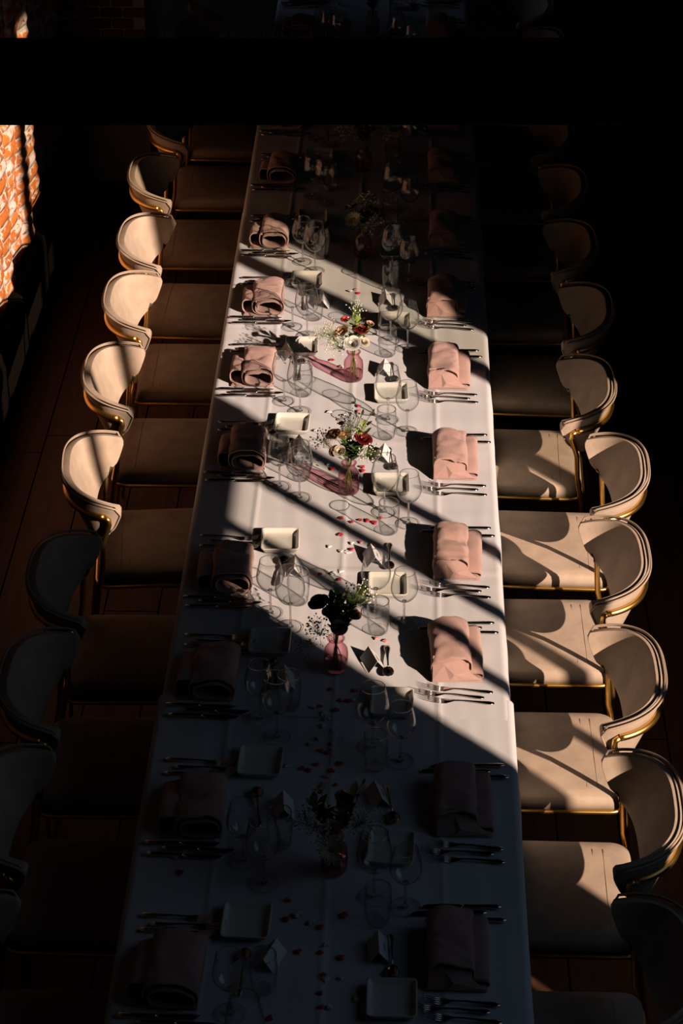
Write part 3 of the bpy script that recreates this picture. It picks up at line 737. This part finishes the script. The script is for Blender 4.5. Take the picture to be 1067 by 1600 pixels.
def rose_mesh(r_, seed, layers=6):
    rnd = random.Random(seed); g = G(); up = Vector((0, 0, 1))
    for L_ in range(layers):
        f = (L_ + 1) / layers; npet = 3 + (L_ > 1) + (L_ > 3)
        for k in range(npet):
            a = 2 * PI * k / npet + L_ * 1.1 + rnd.uniform(-.15, .15); out = Vector((math.cos(a), math.sin(a), 0))
            lean = .12 + .75 * f ** 1.6
            d = (out * lean + up * (1 - lean * .55)).normalized(); u2 = (up * lean - out * (1 - lean * .55)).normalized()
            side = out.cross(up); V = []; F = []
            wr_ = r_ * (.30 + .62 * f); hgt = r_ * (.95 - .18 * f)
            for j in range(5):
                t = j / 4
                for q in range(5):
                    s_ = (q - 2) / 2; ang = s_ * (1.15 - .35 * f) * (.55 + .45 * math.sin(PI * (.2 + .65 * t)))
                    rad = wr_ * (.18 + .82 * t ** .7) + (r_ * .16 * max(0, t - .7) / .3 * f)
                    zc_ = hgt * (t - .12 * s_ * s_ * t) - (r_ * .10 * f * max(0, t - .75) / .25)
                    V.append((rad * math.cos(a + ang), rad * math.sin(a + ang), zc_))
            for j in range(4):
                for q in range(4): x = j*5+q; F.append((x, x+1, x+6, x+5))
            g.add(V, F)
    return g.mesh('bloom', True)
def daisy_mesh(r_, seed, rings=2, np_=22):
    g = G(); rnd = random.Random(seed)
    for L_ in range(rings):
        for k in range(np_):
            a = 2 * PI * (k + .5 * L_) / np_ + rnd.uniform(-.06, .06); out = Vector((math.cos(a), math.sin(a), .10 + .25 * L_ + rnd.uniform(-.08, .08))).normalized()
            up = Vector((0, 0, 1)); l = r_ * (1 - .18 * L_) * rnd.uniform(.88, 1.05)
            petal(g, Vector((0, 0, .002 * L_)) + out * r_ * .1, out, up, r_ * .085, l, .12)
    return g.mesh('bloom', True)
def ico(r_, sub=1):
    bm = bmesh.new(); bmesh.ops.create_icosphere(bm, subdivisions=sub, radius=r_)
    V = [v.co.copy() for v in bm.verts]; F = [tuple(v.index for v in f.verts) for f in bm.faces]; bm.free(); return V, F
def stem_curve(a, b_, bend=.02):
    a, b_ = Vector(a), Vector(b_); P = []
    for k in range(7):
        t = k / 6; p = a.lerp(b_, t); p.x += (b_.x - a.x) * -.25 * math.sin(PI * t); p.y += (b_.y - a.y) * -.25 * math.sin(PI * t); P.append(p)
    return P
def leaf_geo(g, p, d, l, w_):
    d = d.normalized(); up = Vector((0, 0, 1)); side = d.cross(up)
    side = side.normalized() if side.length > .01 else Vector((1, 0, 0)); nrm = side.cross(d)
    V = []; F = []
    for j in range(6):
        t = j / 5; wid = w_ * math.sin(PI * (t * .94 + .03)) ; c = p + d * l * t - nrm * (-.18 * l * t * t)
        V += [c - side * wid + nrm * wid * .25, c, c + side * wid + nrm * wid * .25]
    for j in range(5):
        for k in range(2): q = j*3+k; F.append((q, q+1, q+4, q+3))
    g.add(V, F)
CACHE = {}
def flower(kind, colour, vpos, off, size, label, rnd):
    """thing: origin at the vase foot centre; head at off"""
    if kind in ('rose', 'ranunculus', 'daisy'): size *= 1.15
    root = empty('cut_flower' if kind not in ('gyp', 'leaf') else ('filler_sprig' if kind == 'gyp' else 'foliage_sprig'), vpos)
    head = Vector(off)
    bx = -off[0] * .22 + rnd.uniform(-.008, .008); by = -off[1] * .22 + rnd.uniform(-.008, .008)
    mid = Vector((off[0] * .10, off[1] * .10, .11))
    P = stem_curve((bx, by, .012), mid, 0)[:-1] + stem_curve(mid, head, 0)
    for q in P:
        rxy = math.hypot(q.x, q.y); lim = .026 if q.z < .08 else (.015 if q.z < .122 else 9)
        if rxy > lim: q.x *= lim / rxy; q.y *= lim / rxy
    dirv = (head - mid).normalized(); dirv = (dirv + Vector((0, -.25, .25))).normalized()
    g = G().tube(P, .0013 if kind != 'gyp' else .0008, 5)
    if kind == 'gyp':
        bl = G(); iv, if_ = ico(.0031, 1); tips = []
        for k in range(int(55 * size)):
            d = Vector((rnd.gauss(0, 1), rnd.gauss(0, 1), rnd.gauss(.4, .8))); d = d.normalized() * (.045 * size ** .5) * rnd.uniform(.45, 1.1)
            tip = head + d; root_p = mid.lerp(head, rnd.uniform(.55, 1))
            g.tube([root_p, root_p.lerp(tip, .55) + Vector((0, 0, .003)), tip], .00035, 4); s_ = rnd.uniform(.6, 1.25)
            bl.add([tip + v * s_ for v in iv], if_)
        link('stem', g.mesh('stem', True), M['stem'], root)
        tag(link('blossoms', bl.mesh('blossoms', True), M['f_' + colour], root), kind='stuff')
    elif kind == 'leaf':
        link('stem', g.mesh('stem', True), M['stem'], root)
        for k in range(int(14 * size)):
            g2 = G(); t = .30 + .70 * k / (14 * size); p = mid.lerp(head, t); a = k * 2.4 + rnd.uniform(-.3, .3)
            leaf_geo(g2, Vector((0, 0, 0)), Vector((math.cos(a), math.sin(a), .55)), .038 * rnd.uniform(.8, 1.25), .0105)
            link('leaf', g2.mesh('leaf', True), M['leaf' if colour == 'dark' else 'leaf_light'], root, p)
    else:
        for s_ in (.35, .6):
            g2 = G(); a = rnd.uniform(0, 6.28); leaf_geo(g2, Vector((0, 0, 0)), Vector((math.cos(a), math.sin(a), .4)), .028, .007)
            link('leaf', g2.mesh('leaf', True), M['leaf'], root, mid.lerp(head, s_))
        link('stem', g.mesh('stem', True), M['stem'], root)
        q = dirv.to_track_quat('Z', 'Y').to_euler()
        if kind == 'rose': link('bloom', rose_mesh(size, rnd.randint(0, 99)), M['f_' + colour], root, head - dirv * size * .5, q)
        elif kind == 'ranunculus': link('bloom', rose_mesh(size, rnd.randint(0, 99), 9), M['f_' + colour], root, head - dirv * size * .5, q)
        elif kind == 'daisy':
            link('bloom', daisy_mesh(size, rnd.randint(0, 99)), M['f_' + colour], root, head, q)
            iv, if_ = ico(size * .24, 2); link('centre', mesh('centre', [(v.x, v.y, v.z * .6 + .003) for v in iv], if_, True), M['f_gold'], root, head, q)
        elif kind == 'bud':
            link('bloom', G().lathe([(.0005, -size * .9), (size * .32, -size * .6), (size * .42, -size * .1), (size * .30, size * .6), (size * .08, size * 1.2), (.0002, size * 1.35)], 10).mesh('bloom', True), M['f_' + colour] if 'f_' + colour in M else M['leaf_light'], root, head, q)
        g3 = G().lathe([(.0015, -.004), (size * .35, 0), (size * .5, size * .35), (size * .42, size * .38)], 8)
        if kind != 'bud': link('sepals', g3.mesh('sepals', True), M['leaf'], root, head - dirv * size * .55, q)
    words = {'gyp': 'sprig', 'leaf': 'sprig'}.get(kind, 'flower')
    tag(root, label, words, 'flowers in the pink glass vases')
    return root
VASES = [
 ((.020, 4.368), 'shaded vase nearest the camera', [
   ('rose', 'peach', (-.006, -.045, .175), .021, 'peach rose at the front'), ('daisy', 'pale yellow', (-.004, -.075, .135), .034, 'pale yellow daisy low at the front'),
   ('daisy', 'white', (-.040, .045, .235), .020, 'small white daisy high at the back left'), ('rose', 'brown', (.028, .030, .215), .024, 'dark brown rose at the back'),
   ('bud', 'white', (-.022, .000, .215), .011, 'white bud left of centre'), ('bud', 'white', (.050, .01, .225), .012, 'white bud right of centre'), ('bud', 'leaf', (.075, .045, .26), .010, 'green bud reaching up right'),
   ('gyp', 'cream', (-.070, -.01, .165), 1.4, 'airy cream filler sprig on the left'), ('gyp', 'cream', (.080, .0, .165), 1.4, 'airy cream filler sprig on the right'), ('gyp', 'cream', (-.03, -.05, .16), 1.0, 'airy cream filler sprig in front'),
   ('leaf', 'dark', (-.055, .02, .21), 1.5, 'dark leafy sprig on the left'), ('leaf', 'dark', (.03, .0, .20), 1.3, 'dark leafy sprig on the right'), ('leaf', 'light', (.05, .05, .23), 1, 'light leafy sprig at the back')]),
 ((-.003, 5.258), 'second vase from the camera, at the shadow edge', [
   ('rose', 'plum', (-.050, .005, .235), .026, 'nearly black plum rose at the top left'), ('rose', 'pink', (.010, -.035, .175), .021, 'dusky pink rose low in front'), ('ranunculus', 'brown', (-.015, .01, .20), .022, 'brown ranunculus in the middle'),
   ('rose', 'brown', (.050, .0, .20), .020, 'brown rose on the right'), ('gyp', 'white', (-.060, -.03, .155), 1.3, 'airy white filler sprig on the left'), ('gyp', 'white', (.060, .03, .24), 1.4, 'airy white filler sprig high on the right'),
   ('gyp', 'pink', (-.085, -.06, .12), .7, 'thin pink filler sprig hanging left'), ('leaf', 'dark', (-.01, .03, .235), 1.6, 'dark leafy sprig at the back'), ('leaf', 'dark', (.045, .01, .225), 1.6, 'dark leafy sprig on the right'),
   ('leaf', 'light', (.015, .03, .245), 1.2, 'light leafy sprig on top'), ('leaf', 'dark', (.02, -.02, .18), 1.2, 'dark leafy sprig in front')]),
 ((.008, 6.277), 'third vase from the camera', [
   ('rose', 'dark red', (.047, .0, .205), .026, 'dark red rose on the right'), ('daisy', 'tan', (-.018, .005, .215), .024, 'tan chrysanthemum in the middle'), ('ranunculus', 'cream', (-.030, -.040, .180), .018, 'small cream rose in front'),
   ('rose', 'brown', (-.052, .01, .215), .022, 'brown rose on the left'), ('rose', 'brown', (-.045, -.03, .175), .018, 'small rust rose low on the left'), ('bud', 'leaf', (.045, .01, .300), .011, 'tall green bud, the left one of two'),
   ('bud', 'leaf', (.080, .01, .305), .009, 'tall green bud, the right one of two'), ('gyp', 'white', (.005, .02, .250), 1.4, 'white filler sprig at the top'), ('gyp', 'white', (.065, -.03, .165), 1.0, 'white filler sprig low on the right'),
   ('gyp', 'pink', (-.085, -.005, .200), 1.2, 'pinkish filler sprig on the left'), ('rose', 'coral red', (-.025, .02, .252), .009, 'small coral blossom at the top left'),
   ('leaf', 'light', (.055, .01, .255), 1.0, 'light leafy sprig behind the buds'), ('leaf', 'dark', (.0, .0, .185), 1.5, 'dark leafy sprig in the middle'), ('leaf', 'dark', (.03, -.02, .175), 1.3, 'dark leafy sprig on the right')]),
 ((.004, 7.077), 'fourth vase from the camera, in full sun', [
   ('rose', 'coral red', (-.030, .01, .240), .015, 'coral red rosebud at the top left'), ('rose', 'tan', (-.045, .0, .195), .024, 'tan rose on the left'), ('rose', 'dark red', (.028, .0, .205), .023, 'dark red rose on the right'),
   ('ranunculus', 'white', (-.003, -.035, .165), .026, 'white ranunculus low in front'), ('rose', 'peach', (.060, .01, .225), .012, 'small peach bud on the right'), ('gyp', 'white', (.006, .02, .275), .7, 'white blossom cluster at the top'),
   ('ranunculus', 'cream', (.038, -.02, .165), .018, 'cream blossom low on the right'), ('gyp', 'cream', (-.095, -.005, .185), 1.7, 'airy cream filler sprig far on the left'), ('gyp', 'white', (-.06, -.03, .15), 1.1, 'airy white filler sprig low on the left'),
   ('leaf', 'light', (.012, .01, .240), 1.1, 'light leafy sprig in the middle'), ('leaf', 'light', (.05, .01, .21), 1.0, 'light leafy sprig on the right'), ('leaf', 'dark', (.0, .0, .17), 1.0, 'dark leafy sprig in the middle')]),
 ((.017, 8.139), 'fifth vase from the camera, in dim light', [
   ('rose', 'cream', (-.050, .01, .215), .022, 'cream rose at the top left'), ('daisy', 'pale yellow', (-.036, -.03, .175), .034, 'large pale yellow daisy low left'), ('rose', 'dark red', (.006, .0, .190), .021, 'dark red rose in the middle'),
   ('daisy', 'mauve', (.068, .0, .190), .024, 'mauve open flower on the right'), ('rose', 'tan', (.038, .01, .210), .016, 'small tan rose right of centre'), ('bud', 'leaf', (.060, .01, .235), .010, 'yellow green bud on the right'),
   ('gyp', 'white', (.02, .03, .235), 1.1, 'white filler sprig at the top'), ('gyp', 'white', (.05, -.03, .16), 1.1, 'white filler sprig low on the right'), ('leaf', 'light', (-.055, .01, .235), .7, 'light leafy sprig at the top left'), ('leaf', 'dark', (.0, .0, .18), 1.4, 'dark leafy sprig')]),
 ((.001, 9.034), 'sixth vase from the camera, below the beam', [
   ('gyp', 'white', (-.07, 0, .19), 1.8, 'white filler sprig on the left'), ('rose', 'pink', (-.02, 0, .21), .02, 'dusky pink rose left of centre'), ('rose', 'plum', (.03, 0, .20), .022, 'plum rose on the right'),
   ('gyp', 'cream', (.08, .0, .19), 1.3, 'cream filler sprig on the right'), ('leaf', 'dark', (0, 0, .19), 1.3, 'dark leafy sprig')]),
 ((.010, 10.83), 'last vase at the far end, above the beam', [
   ('rose', 'pink', (-.03, 0, .20), .022, 'dusky pink rose on the left'), ('rose', 'peach', (.035, 0, .20), .020, 'peach rose on the right'), ('gyp', 'white', (0, 0, .22), 1.6, 'white filler sprig'), ('leaf', 'dark', (0, 0, .17), 1.3, 'dark leafy sprig')]),
]
rv = random.Random(5)
for (vx, vy), nm, fl in VASES:
    zt_ = ztop(vy)
    o = inst(P_vase, (vx, vy, zt_), 0); tag(o, 'pink glass bottle vase, ' + nm, 'vase', 'pink glass vases')
    for kind, col, off, size, lb in fl:
        flower(kind, col, (vx, vy, zt_), off, size, lb + ', in the ' + nm.split(',')[0], rv)
